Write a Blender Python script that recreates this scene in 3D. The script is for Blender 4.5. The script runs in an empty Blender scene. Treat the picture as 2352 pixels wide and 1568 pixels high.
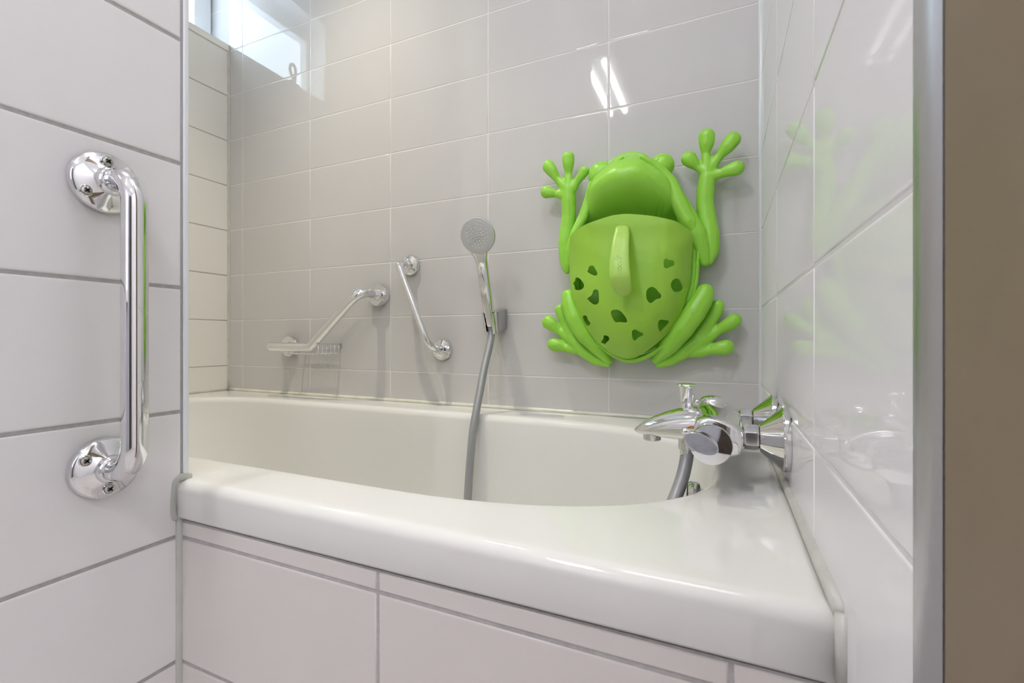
import bpy, bmesh, math, random
from math import sin, cos, pi, radians, sqrt
from mathutils import Vector, Matrix
from mathutils.geometry import delaunay_2d_cdt

random.seed(7)
sc = bpy.context.scene
COL = sc.collection
U = 0.165            # one tile course (16.5 cm); room laid out in courses, X along back wall, Y into the alcove, Z from eye level
EYE = 0.767          # eye height above the floor
F, TH, YH = 1073.15, radians(24.2745), 777.3
CT, ST = cos(TH), sin(TH)
BACK, RIGHT, WING, FARL = 6.91, 0.458, -3.99, -10.05
RIM, FRONT = -1.14, 2.31
FLOOR, CEIL = -EYE / U, 10.2


def ray(x, y):
    t = (x - 1176) / F
    v = (YH - y) / F
    return (t * CT - ST, t * ST + CT, v)
def onX(x, y, X):
    d = ray(x, y); s = X / d[0]; return (X, d[1] * s, d[2] * s)
def onY(x, y, Y):
    d = ray(x, y); s = Y / d[1]; return (d[0] * s, Y, d[2] * s)
def depth(p):
    return -p[0] * ST + p[1] * CT
def W(p):            # courses -> metres
    return Vector((p[0] * U, p[1] * U, p[2] * U + EYE))


# ------------------------------------------------------------------ materials
def mat(name, color, rough=0.5, metal=0.0, spec=0.5, coat=0.0, ior=1.5, emit=None, estr=0.0, bump=None, noise=None, sss=0.0):
    m = bpy.data.materials.new(name)
    m.use_nodes = True
    nt = m.node_tree
    b = nt.nodes['Principled BSDF']
    b.inputs['Base Color'].default_value = (*color, 1)
    b.inputs['Roughness'].default_value = rough
    b.inputs['Metallic'].default_value = metal
    b.inputs['IOR'].default_value = ior
    b.inputs['Specular IOR Level'].default_value = spec
    b.inputs['Coat Weight'].default_value = coat
    b.inputs['Coat Roughness'].default_value = 0.05
    if emit:
        b.inputs['Emission Color'].default_value = (*emit, 1)
        b.inputs['Emission Strength'].default_value = estr
    tc = nt.nodes.new('ShaderNodeTexCoord')
    if noise:        # (scale, other colour, low, high[, stretch])
        n = nt.nodes.new('ShaderNodeTexNoise'); n.inputs['Scale'].default_value = noise[0]
        n.inputs['Detail'].default_value = 5
        r = nt.nodes.new('ShaderNodeMapRange')
        r.inputs['From Min'].default_value = noise[2]; r.inputs['From Max'].default_value = noise[3]
        mx = nt.nodes.new('ShaderNodeMix'); mx.data_type = 'RGBA'
        mx.inputs['A'].default_value = (*color, 1); mx.inputs['B'].default_value = (*noise[1], 1)
        if len(noise) > 4:
            mp = nt.nodes.new('ShaderNodeMapping'); mp.inputs['Scale'].default_value = noise[4]
            nt.links.new(tc.outputs['Object'], mp.inputs['Vector']); nt.links.new(mp.outputs['Vector'], n.inputs['Vector'])
        else:
            nt.links.new(tc.outputs['Object'], n.inputs['Vector'])
        nt.links.new(n.outputs['Fac'], r.inputs['Value'])
        nt.links.new(r.outputs['Result'], mx.inputs['Factor'])
        nt.links.new(mx.outputs['Result'], b.inputs['Base Color'])
    if bump:         # (scale, distance m)
        n = nt.nodes.new('ShaderNodeTexNoise'); n.inputs['Scale'].default_value = bump[0]
        n.inputs['Detail'].default_value = 3
        bp = nt.nodes.new('ShaderNodeBump'); bp.inputs['Strength'].default_value = 1.0
        bp.inputs['Distance'].default_value = bump[1]
        nt.links.new(tc.outputs['Object'], n.inputs['Vector'])
        nt.links.new(n.outputs['Fac'], bp.inputs['Height'])
        nt.links.new(bp.outputs['Normal'], b.inputs['Normal'])
    return m

def glaze(m, amount, rough, ior=1.5):
    # glaze as a clear layer over the body colour, its strength a property of the tile
    nt = m.node_tree; b = nt.nodes['Principled BSDF']; b.inputs['Specular IOR Level'].default_value = 0.0
    out = nt.nodes['Material Output']
    g = nt.nodes.new('ShaderNodeBsdfGlossy'); g.inputs['Roughness'].default_value = rough; g.inputs['Color'].default_value = (1, 1, 1, 1)
    fr = nt.nodes.new('ShaderNodeFresnel'); fr.inputs['IOR'].default_value = ior
    mu = nt.nodes.new('ShaderNodeMath'); mu.operation = 'MULTIPLY'; mu.inputs[1].default_value = amount
    mx = nt.nodes.new('ShaderNodeMixShader')
    for l in list(nt.links):
        if l.to_node == b and l.to_socket.name == 'Normal':
            nt.links.new(l.from_socket, g.inputs['Normal']); nt.links.new(l.from_socket, fr.inputs['Normal'])
    nt.links.new(fr.outputs[0], mu.inputs[0]); nt.links.new(mu.outputs[0], mx.inputs[0])
    nt.links.new(b.outputs[0], mx.inputs[1]); nt.links.new(g.outputs[0], mx.inputs[2]); nt.links.new(mx.outputs[0], out.inputs['Surface'])
    return m

TILE_G = mat('glazed_tile_grey', (0.575, 0.56, 0.55), 0.03, noise=(3.0, (0.585, 0.57, 0.56), .4, .6), bump=(55, 0.000012))
TILE_W = mat('glazed_tile_white', (0.86, 0.835, 0.845), 0.13, noise=(3.0, (0.87, 0.845, 0.855), .4, .6), bump=(40, 0.00002))
TILE_P = mat('glazed_tile_beige', (0.68, 0.645, 0.615), 0.14, noise=(3.0, (0.69, 0.655, 0.625), .4, .6), bump=(40, 0.00002))
TILE_R = mat('glazed_tile_right', (0.80, 0.79, 0.82), 0.03, bump=(40, 0.000006))
TILE_C = mat('glazed_tile_cream', (0.82, 0.80, 0.75), 0.12, bump=(40, 0.00002))
glaze(TILE_R, .62, .015)
GROUT_L = mat('grout_light', (0.72, 0.70, 0.68), 0.5, bump=(900, 0.0002))
GROUT_D = mat('grout_grey', (0.42, 0.40, 0.40), 0.7, bump=(900, 0.0003), noise=(160, (0.48, 0.46, 0.46), .4, .65))
GROUT_M = mat('grout_mid', (0.72, 0.71, 0.72), 0.5, bump=(900, 0.0002))
PLASTER = mat('white_plaster', (0.89, 0.89, 0.89), 0.8, bump=(300, 0.0003))
ACRYL = mat('bath_acrylic', (0.745, 0.74, 0.71), 0.09, ior=1.49, coat=0.0)
CHROME = mat('chrome', (0.80, 0.80, 0.81), 0.035, metal=1.0)
CHROME_S = mat('chrome_worn', (0.70, 0.70, 0.71), 0.10, metal=1.0, noise=(90, (0.52, 0.52, 0.53), .5, .72))
SATIN = mat('satin_chrome', (0.36, 0.38, 0.37), 0.28, metal=1.0, noise=(70, (0.45, 0.47, 0.46), .45, .6))
STEEL = mat('brushed_steel', (0.50, 0.50, 0.52), 0.34, metal=1.0)
SCREWM = mat('screw_steel', (0.55, 0.53, 0.50), 0.22, metal=1.0)
DARK = mat('dark_recess', (0.012, 0.012, 0.012), 0.6)
HOSEM = mat('grey_hose_plastic', (0.36, 0.365, 0.375), 0.30, metal=0.35, bump=(1400, 0.0002))
SPRAY = mat('grey_spray_plate', (0.52, 0.52, 0.51), 0.32)
NOZ = mat('pale_nozzle', (0.60, 0.63, 0.60), 0.4)
SILICONE = mat('silicone_grey', (0.50, 0.505, 0.47), 0.32, noise=(22, (0.57, 0.57, 0.53), .4, .65), bump=(60, 0.0008))
SILICONE_W = mat('silicone_pale', (0.66, 0.655, 0.56), 0.22, noise=(16, (0.74, 0.73, 0.66), .4, .6))
SILICONE_C = mat('silicone_clear_white', (0.70, 0.72, 0.73), 0.15)
PROFILE = mat('white_profile', (0.84, 0.86, 0.89), 0.25)
GREEN = mat('green_plastic', (0.29, 0.64, 0.052), 0.33, noise=(300, (0.297, 0.65, 0.055), .4, .6))
GREEN_S = mat('lime_scoop_plastic', (0.31, 0.58, 0.050), 0.36)
GREEN_L = mat('pale_lime_handle', (0.37, 0.61, 0.095), 0.33)
BROWN = mat('brown_door_laminate', (0.20, 0.155, 0.105), 0.5, spec=0.2, noise=(9, (0.235, 0.185, 0.13), .35, .65, (1, 1, .5)))
WALNUT = mat('dark_walnut', (0.035, 0.024, 0.017), 0.4, noise=(10, (0.05, 0.034, 0.022), .4, .6, (1, 5, .5)))
WOOD = mat('orange_wood', (0.40, 0.17, 0.05), 0.35, noise=(12, (0.28, 0.11, 0.03), .4, .6, (1, 6, .6)))
FRAMEW = mat('window_frame_white', (0.86, 0.89, 0.92), 0.3)
REARM = mat('grey_rear_wall', (0.42, 0.43, 0.47), 0.4)
FILL_PANE = mat('added_fill_pane', (0.8, 0.8, 0.8), 0.5, emit=(0.90, 0.94, 1.0), estr=0.9)  # glow of the added rear fill window, no real daylight behind it
FLOORM = mat('floor_tile', (0.58, 0.555, 0.53), 0.35, noise=(8, (0.62, 0.59, 0.56), .4, .6))
LEAF = mat('foliage', (0.10, 0.24, 0.08), 0.6)
BARK = mat('bark', (0.12, 0.08, 0.05), 0.8)
FILL_ROUND = mat('added_fill_round', (0.9, 0.9, 0.9), 0.5, emit=(0.98, 0.965, 1.0), estr=36.0)  # glow of the added round fill lamp
TUBE = mat('lit_tube', (0.9, 0.9, 0.9), 0.4, emit=(0.98, 0.97, 1.0), estr=95.0)
SPOT = mat('lit_spot', (0.9, 0.9, 0.9), 0.4, emit=(1.0, 0.90, 0.70), estr=60.0)
FILL_SQUARE = mat('added_fill_square', (0.9, 0.9, 0.9), 0.5, emit=(0.93, 0.94, 1.0), estr=5.6)  # glow of the added square fill lamp
glass = bpy.data.materials.new('window_glass'); glass.use_nodes = True
_n = glass.node_tree; _n.nodes.remove(_n.nodes['Principled BSDF'])
_t = _n.nodes.new('ShaderNodeBsdfTransparent'); _t.inputs['Color'].default_value = (.97, .985, .99, 1)
_g = _n.nodes.new('ShaderNodeBsdfGlossy'); _g.inputs['Roughness'].default_value = .02
_m = _n.nodes.new('ShaderNodeMixShader')
_m.inputs[0].default_value = .05; _n.links.new(_t.outputs[0], _m.inputs[1]); _n.links.new(_g.outputs[0], _m.inputs[2])
_n.links.new(_m.outputs[0], _n.nodes['Material Output'].inputs['Surface'])


# ------------------------------------------------------------------ object helpers
def mesh_obj(name, verts, faces, m, parent=None, smooth=True, mats=None, mids=None, normals=None, label=None):
    me = bpy.data.meshes.new(name)
    off = parent['_o'] if parent is not None and '_o' in parent else (0, 0, 0)
    if parent is None:
        xs = [v[0] for v in verts]; ys = [v[1] for v in verts]; zs = [v[2] for v in verts]
        off = ((min(xs) + max(xs)) / 2, (min(ys) + max(ys)) / 2, min(zs))
    off = Vector(off)
    me.from_pydata([Vector(v) - off for v in verts], [], faces)
    for mm in (mats or [m]): me.materials.append(mm)
    if mids: me.polygons.foreach_set('material_index', mids)
    if smooth: me.polygons.foreach_set('use_smooth', [True] * len(me.polygons))
    me.update()
    if normals: me.normals_split_custom_set_from_vertices(normals)
    o = bpy.data.objects.new(name, me); COL.objects.link(o)
    if parent is not None:
        o.parent = parent
        if '_sub' in parent: pass
    else:
        o.location = off
    # world offset of this object, so its own children can be placed too
    o['_o'] = tuple(off)
    if label: o['label'] = label
    return o

def thing(name, label, cat, base, group=None):
    o = bpy.data.objects.new(name, None); COL.objects.link(o)
    w = W(base); o.location = w; o['_o'] = tuple(w)
    o.empty_display_size = 0.05
    o['label'] = label; o['category'] = cat
    if group: o['group'] = group
    return o

def struct(o):
    o['kind'] = 'structure'; return o

def tag(o, label, cat, group=None):
    o['label'] = label; o['category'] = cat
    if group: o['group'] = group
    return o

class MB:            # mesh collector, in courses
    def __init__(s): s.v = []; s.f = []; s.m = []
    def add(s, vs, fs, mi=0):
        n = len(s.v); s.v += [tuple(v) for v in vs]; s.f += [tuple(i + n for i in f) for f in fs]; s.m += [mi] * len(fs); return s
    def build(s, name, m, parent=None, smooth=True, mats=None, label=None):
        return mesh_obj(name, [W(v) for v in s.v], s.f, m, parent, smooth, mats, s.m if mats else None, label=label)
    def box(s, a, b, mi=0):
        x0, y0, z0 = a; x1, y1, z1 = b
        vs = [(x0, y0, z0), (x1, y0, z0), (x1, y1, z0), (x0, y1, z0), (x0, y0, z1), (x1, y0, z1), (x1, y1, z1), (x0, y1, z1)]
        return s.add(vs, [(3, 2, 1, 0), (4, 5, 6, 7), (0, 1, 5, 4), (1, 2, 6, 5), (2, 3, 7, 6), (3, 0, 4, 7)], mi)
    def rings(s, rings, caps=True, closed=True, mi=0):
        n = len(rings[0]); vs = [p for r in rings for p in r]; fs = []
        for k in range(len(rings) - 1):
            for i in range(n if closed else n - 1):
                j = (i + 1) % n
                fs.append((k * n + i, k * n + j, (k + 1) * n + j, (k + 1) * n + i))
        if caps:
            fs.append(tuple(reversed(range(n)))); fs.append(tuple((len(rings) - 1) * n + i for i in range(n)))
        return s.add(vs, fs, mi)
    def lathe(s, org, axis, prof, n=48, mi=0, caps=True):
        a = Vector(axis).normalized(); h = Vector((0, 0, 1)) if abs(a.z) < .9 else Vector((1, 0, 0))
        e1 = a.cross(h).normalized(); e2 = a.cross(e1)
        R = []
        for r, t in prof:
            r = max(r, 1e-5)
            R.append([Vector(org) + a * t + (e1 * cos(2 * pi * i / n) + e2 * sin(2 * pi * i / n)) * r for i in range(n)])
        return s.rings(R, caps, mi=mi)
    def tube(s, pts, r, n=20, mi=0, caps=True):
        P = [Vector(p) for p in pts]; R = []
        up = None
        for i, p in enumerate(P):
            t = (P[min(i + 1, len(P) - 1)] - P[max(i - 1, 0)]).normalized()
            if up is None: up = t.orthogonal().normalized()
            up = (up - t * up.dot(t)).normalized(); w = t.cross(up)
            rr = r(i / (len(P) - 1)) if callable(r) else r
            R.append([p + (up * cos(2 * pi * k / n) + w * sin(2 * pi * k / n)) * rr for k in range(n)])
        return s.rings(R, caps, mi=mi)

def fillet(pts, rad, seg=10):
    P = [Vector(p) for p in pts]; out = [P[0]]
    for i in range(1, len(P) - 1):
        a, b, c = P[i - 1], P[i], P[i + 1]
        r = rad[i - 1] if isinstance(rad, (list, tuple)) else rad
        u = (a - b).normalized(); v = (c - b).normalized()
        ang = u.angle(v); d = r / math.tan(ang / 2)
        p0 = b + u * d; p1 = b + v * d
        ctr = b + (u + v).normalized() * (r / sin(ang / 2))
        A = p0 - ctr; B = p1 - ctr; tot = A.angle(B)
        for k in range(seg + 1):
            t = k / seg
            out.append(ctr + (A * sin((1 - t) * tot) + B * sin(t * tot)) / sin(tot))
    out.append(P[-1]); return out

def dens(pts, step):
    out = []
    for a, b in zip(pts[:-1], pts[1:]):
        a = Vector(a); b = Vector(b); n = max(1, int((b - a).length / step))
        out += [a.lerp(b, k / n) for k in range(n)]
    out.append(Vector(pts[-1])); return out

def catmull(P, n=8, closed=False):
    P = [Vector(p) for p in P]; out = []; N = len(P)
    rng = range(N) if closed else range(N - 1)
    for i in rng:
        if closed: a, b, c, d = P[(i - 1) % N], P[i], P[(i + 1) % N], P[(i + 2) % N]
        else: a, b, c, d = P[max(i - 1, 0)], P[i], P[i + 1], P[min(i + 2, N - 1)]
        for k in range(n):
            t = k / n
            out.append(0.5 * ((2 * b) + (c - a) * t + (2 * a - 5 * b + 4 * c - d) * t * t + (3 * b - a - 3 * c + d) * t ** 3))
    if not closed: out.append(P[-1])
    return out

def bevel(o, w, seg=2, ang=40):
    m = o.modifiers.new('bevel', 'BEVEL'); m.width = w; m.segments = seg; m.limit_method = 'ANGLE'; m.angle_limit = radians(ang)
    m.harden_normals = False
    return o


# ------------------------------------------------------------------ tiled walls
def tiled(name, axis, plane, sgn, us, vs, gap, mt, mg, thick, depth_g=0.0014, skip=None, tilt=0.0012, edge=0.0035, mids=None):
    """Wall skin of glazed tiles with rounded edges over a grout bed.  axis 'X' or 'Y': the plane's constant axis; sgn: side it faces.
    us: joint positions along the wall, vs: joint heights, in courses."""
    V = []; N = []; FA = []; MI = []
    def pt(u, v, d):   # d metres out of the tile face
        if axis == 'X': return Vector((plane * U + sgn * d, u * U, v * U + EYE))
        return Vector((u * U, plane * U + sgn * d, v * U + EYE))
    def nv(nu, nv_, nd):
        if axis == 'X': return Vector((sgn * nd, nu, nv_)).normalized()
        return Vector((nu, sgn * nd, nv_)).normalized()
    flip = (axis == 'X') == (sgn > 0)
    g = gap / U / 2
    insets = [(0.0, -depth_g, 1.3), (0.0006, -depth_g * .45, 0.75), (edge * .45, -depth_g * .1, 0.12), (edge, 0, 0.0)]
    for i in range(len(us) - 1):
        for j in range(len(vs) - 1):
            if skip and skip((us[i] + us[i + 1]) / 2, (vs[j] + vs[j + 1]) / 2): continue
            tu, tv = random.gauss(0, tilt), random.gauss(0, tilt)
            base = len(V)
            for ins, d, tl in insets:
                e = ins / U
                u0, u1, v0, v1 = us[i] + g + e, us[i + 1] - g - e, vs[j] + g + e, vs[j + 1] - g - e
                for (uu, vv, su, sv) in ((u0, v0, -1, -1), (u1, v0, 1, -1), (u1, v1, 1, 1), (u0, v1, -1, 1)):
                    cu, cv = (us[i] + us[i + 1]) / 2, (vs[j] + vs[j + 1]) / 2
                    V.append(pt(uu, vv, d)); N.append(nv(su * tl * .7 + tu, sv * tl * .7 + tv, 1))
            for k in range(len(insets) - 1):
                for q in range(4):
                    a = base + k * 4 + q; b = base + k * 4 + (q + 1) % 4
                    f = (a, b, b + 4, a + 4); FA.append(f if flip else f[::-1]); MI.append(0)
            a = base + (len(insets) - 1) * 4
            f = (a, a + 1, a + 2, a + 3); FA.append(f if flip else f[::-1]); MI.append(0)
    # grout bed cells + backing
    us2, vs2 = (us[0], us[-1]), (vs[0], vs[-1])
    cells = [(us2[0], us2[1], vs2[0], vs2[1])] if not skip else \
        [(us[i], us[i + 1], vs[j], vs[j + 1]) for i in range(len(us) - 1) for j in range(len(vs) - 1)
         if not skip((us[i] + us[i + 1]) / 2, (vs[j] + vs[j + 1]) / 2)]
    for u0, u1, v0, v1 in cells:
        for dd, fl in ((-depth_g, flip), (-depth_g - thick, not flip)):
            b = len(V)
            for uu, vv in ((u0, v0), (u1, v0), (u1, v1), (u0, v1)):
                V.append(pt(uu, vv, dd)); N.append(nv(0, 0, 1 if dd > -depth_g - 1e-6 else -1))
            f = (b, b + 1, b + 2, b + 3); FA.append(f if fl else f[::-1]); MI.append(1)
        fr = len(V) - 8
        for q in range(4):
            n0 = (fr + q, fr + (q + 1) % 4, fr + 4 + (q + 1) % 4, fr + 4 + q)
            b = len(V)
            nn = ((0, -1), (1, 0), (0, 1), (-1, 0))[q]
            for idx in n0: V.append(V[idx].copy()); N.append(nv(nn[0], nn[1], 0.001))
            f = (b, b + 1, b + 2, b + 3); FA.append(f[::-1] if flip else f); MI.append(1)
    o = mesh_obj(name, V, FA, mt, None, True, [mt, mg], MI, normals=[tuple(n) for n in N])
    return struct(o)

rows = [FLOOR] + [0.4 + k for k in range(-5, 10)] + [CEIL]
colsB = [-11.0, -9.59] + [-9.59 + 2.012 * k for k in range(1, 5)] + [RIGHT]
tiled('wall_back', 'Y', BACK, -1, colsB, rows, 0.0024, TILE_G, GROUT_L, 0.05, depth_g=0.0005, edge=0.0025)
tiled('wall_right', 'X', RIGHT, -1, [1.52, 3.03, 4.96, BACK], rows, 0.0034, TILE_R, GROUT_M, 0.05, depth_g=0.0009, edge=0.003, tilt=0.0006)
WYA, WYB, WZA, WZB = 4.14, BACK, 6.53, 8.67
rl = [-1.6, -.6, .4, 1.4, 2.4, 3.4, 4.4, 5.4, 6.4, WZA, 7.6, WZB, 9.4, CEIL]
tiled('wall_left', 'X', FARL, 1, [1.9, WYA, BACK], rl, 0.0026, TILE_C, GROUT_D, 0.06, skip=lambda u, v: u > WYA and WZA < v < WZB, tilt=0.0004)
rw = [FLOOR] + [0.411 + k for k in range(-5, 10)] + [CEIL]
tiled('wall_shaft', 'X', WING, 1, [-1.6, 0.34, 2.355], rw, 0.0047, TILE_W, GROUT_D, 0.04, edge=0.004, tilt=0.0004)
tiled('wall_bath_front', 'Y', 2.335, -1, [-3.99, -1.985, 0.035, RIGHT], [FLOOR, -3.6, -2.6, -1.6, -1.46], 0.0042, TILE_P, GROUT_D, 0.03, tilt=0.0004)

# solid body of the shaft behind its tile skin, closing the alcove's front left
struct(MB().box((FARL - .3, -1.6, FLOOR), (WING - .27, 2.28, CEIL)).build('wall_shaft_core', PLASTER, smooth=False))
# white corner profile at the shaft's edge
bevel(struct(MB().box((WING - .30, 2.358, RIM - .0), (WING + .012, 2.40, CEIL)).build('trim_1', PROFILE, smooth=False)), 0.002, 3)

# room shell behind the camera
ZB = -9.2
struct(MB().box((FARL - .4, ZB, FLOOR - .4), (6.9, BACK + .3, FLOOR)).build('floor', FLOORM, smooth=False))
struct(MB().box((FARL - 1.2, ZB - .4, CEIL), (7.0, BACK + .4, CEIL + .3)).build('ceiling', PLASTER, smooth=False))
struct(MB().box((FARL - .4, ZB - .3, FLOOR), (6.9, ZB, CEIL)).build('wall_rear', REARM, smooth=False))
struct(MB().box((FARL - .4, ZB, FLOOR), (FARL, -1.6, CEIL)).build('wall_hall', PLASTER, smooth=False))
struct(MB().box((RIGHT + .33, .62, FLOOR), (6.6, .95, CEIL)).build('wall_entrance', PLASTER, smooth=False))
struct(MB().box((6.6, ZB, FLOOR), (6.9, .95, CEIL)).build('wall_east', PLASTER, smooth=False))

# ------------------------------------------------------------------ silicone beads and trims
def bead(name, pts, r, m, n=14):
    return struct(MB().tube(dens(pts, .25), r, n).build(name, m))
bead('trim_2', [(FARL + .02, BACK - .005, RIM + .012), (RIGHT - .02, BACK - .005, RIM + .012)], 0.036, SILICONE_W)
bead('trim_3', [(RIGHT - .002, FRONT + .02, RIM + .004), (RIGHT - .002, BACK - .02, RIM + .004)], 0.040, SILICONE)
bead('trim_4', [(RIGHT - .004, FRONT - .004, RIM - .27), (RIGHT - .004, FRONT - .004, RIM + .01)], 0.034, SILICONE)
bead('trim_5', [(RIGHT + .002, BACK - .002, RIM), (RIGHT + .002, BACK - .002, CEIL - .05)], 0.036, SILICONE_C)
bead('trim_6', [(FARL - .004, BACK + .004, RIM), (FARL - .004, BACK + .004, WZA)], 0.045, SILICONE)
bead('trim_7', [(FARL, 2.42, RIM + .005), (FARL, BACK - .02, RIM + .005)], 0.03, SILICONE)
bead('trim_8', [(WING - .004, 2.336, FLOOR + .02), (WING - .004, 2.336, RIM - .29)], 0.036, SILICONE)
struct(MB().tube(catmull([(WING - .004, 2.415, RIM + .0), (WING - .012, 2.36, RIM + .020), (WING - .014, 2.300, RIM - .005), (WING - .016, 2.285, RIM - .12),
        (WING - .016, 2.288, RIM - .26), (WING - .012, 2.31, RIM - .30)], 6), lambda t: .030 + .008 * sin(t * 9) * (1 - t), 14).build('trim_9', SILICONE))
struct(MB().box((FARL - .55, WYA, WZA - .14), (FARL + .03, BACK, WZA)).build('trim_10', TILE_C, smooth=False))

# ------------------------------------------------------------------ window
XF = -10.62
wy0, wy1, wz0, wz1 = WYA, BACK, WZA, WZB
fr = MB()
for (a, b) in (((XF - .25, wy1 - .40, wz0), (XF, wy1 - .03, wz1)), ((XF - .25, wy0, wz0), (XF, wy0 + .12, wz1)),
               ((XF - .25, wy0 + .12, wz1 - .37), (XF, wy1 - .40, wz1)), ((XF - .25, wy0 + .12, wz0), (XF, wy1 - .40, wz0 + .03))):
    fr.box(a, b)
win = fr.build('window_1', FRAMEW, smooth=False); struct(win); bevel(win, .002)
gl = MB().box((XF - .14, wy0 + .12, wz0 + .03), (XF - .12, wy1 - .40, wz1 - .37)).build('window_pane', glass, win, smooth=False)
rv = MB(); rv.box((XF - .25, wy0 - .3, wz0 - .3), (FARL - .01, wy0 + .01, wz1 + .3)); rv.box((XF - .25, wy0, wz1 - .01), (FARL - .01, wy1, wz1 + .3)); rv.box((XF - .25, wy0, wz0 - .3), (FARL - .05, wy1, wz0 + .004))
struct(rv.build('trim_11', FRAMEW, smooth=False))
hk = MB()
cyy, hz = 5.12, WZA
hk.tube(catmull([(FARL - .1, cyy + .12, hz + .02), (FARL - .1, cyy + .05, hz + .06), (FARL - .1, cyy - .02, hz + .2), (FARL - .1, cyy, hz + .3)], 6), lambda t: .075 - .02 * t, 12)
ring = [(FARL - .1, cyy + .085 * cos(a), hz + .42 + .15 * sin(a)) for a in [k * pi / 12 for k in range(25)]]
hk.tube(ring, .038, 10)
hk.box((FARL - .2, cyy - .12, hz), (FARL, cyy + .2, hz + .06))
hkob = hk.build('window_catch', HOSEM, win)

# foliage seen through the glass
tr = thing('tree', 'green leafy tree glimpsed through the high bathroom window', 'tree', (-22, 13, FLOOR))
MB().tube([(-22, 13, FLOOR), (-22.1, 13, 6), (-22, 13.1, 14)], lambda t: .5 - .3 * t, 10).build('trunk', BARK, tr)
lf = MB()
for k in range(1500):
    a = random.uniform(0, 2 * pi); zz = random.gauss(13, 3.2); rr = 3.2 * sqrt(random.random()) * max(.15, 1 - abs(zz - 13) / 8)
    c = Vector((-22 + rr * cos(a), 13 + rr * sin(a), zz))
    u = Vector((random.gauss(0, 1), random.gauss(0, 1), random.gauss(0, 1))).normalized(); v = u.orthogonal().normalized(); w_ = random.uniform(.18, .42)
    lf.add([c - u * w_, c - v * w_ * .5, c + u * w_, c + v * w_ * .5], [(0, 1, 2, 3)])
lf.build('crown', LEAF, tr, smooth=False)

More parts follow.
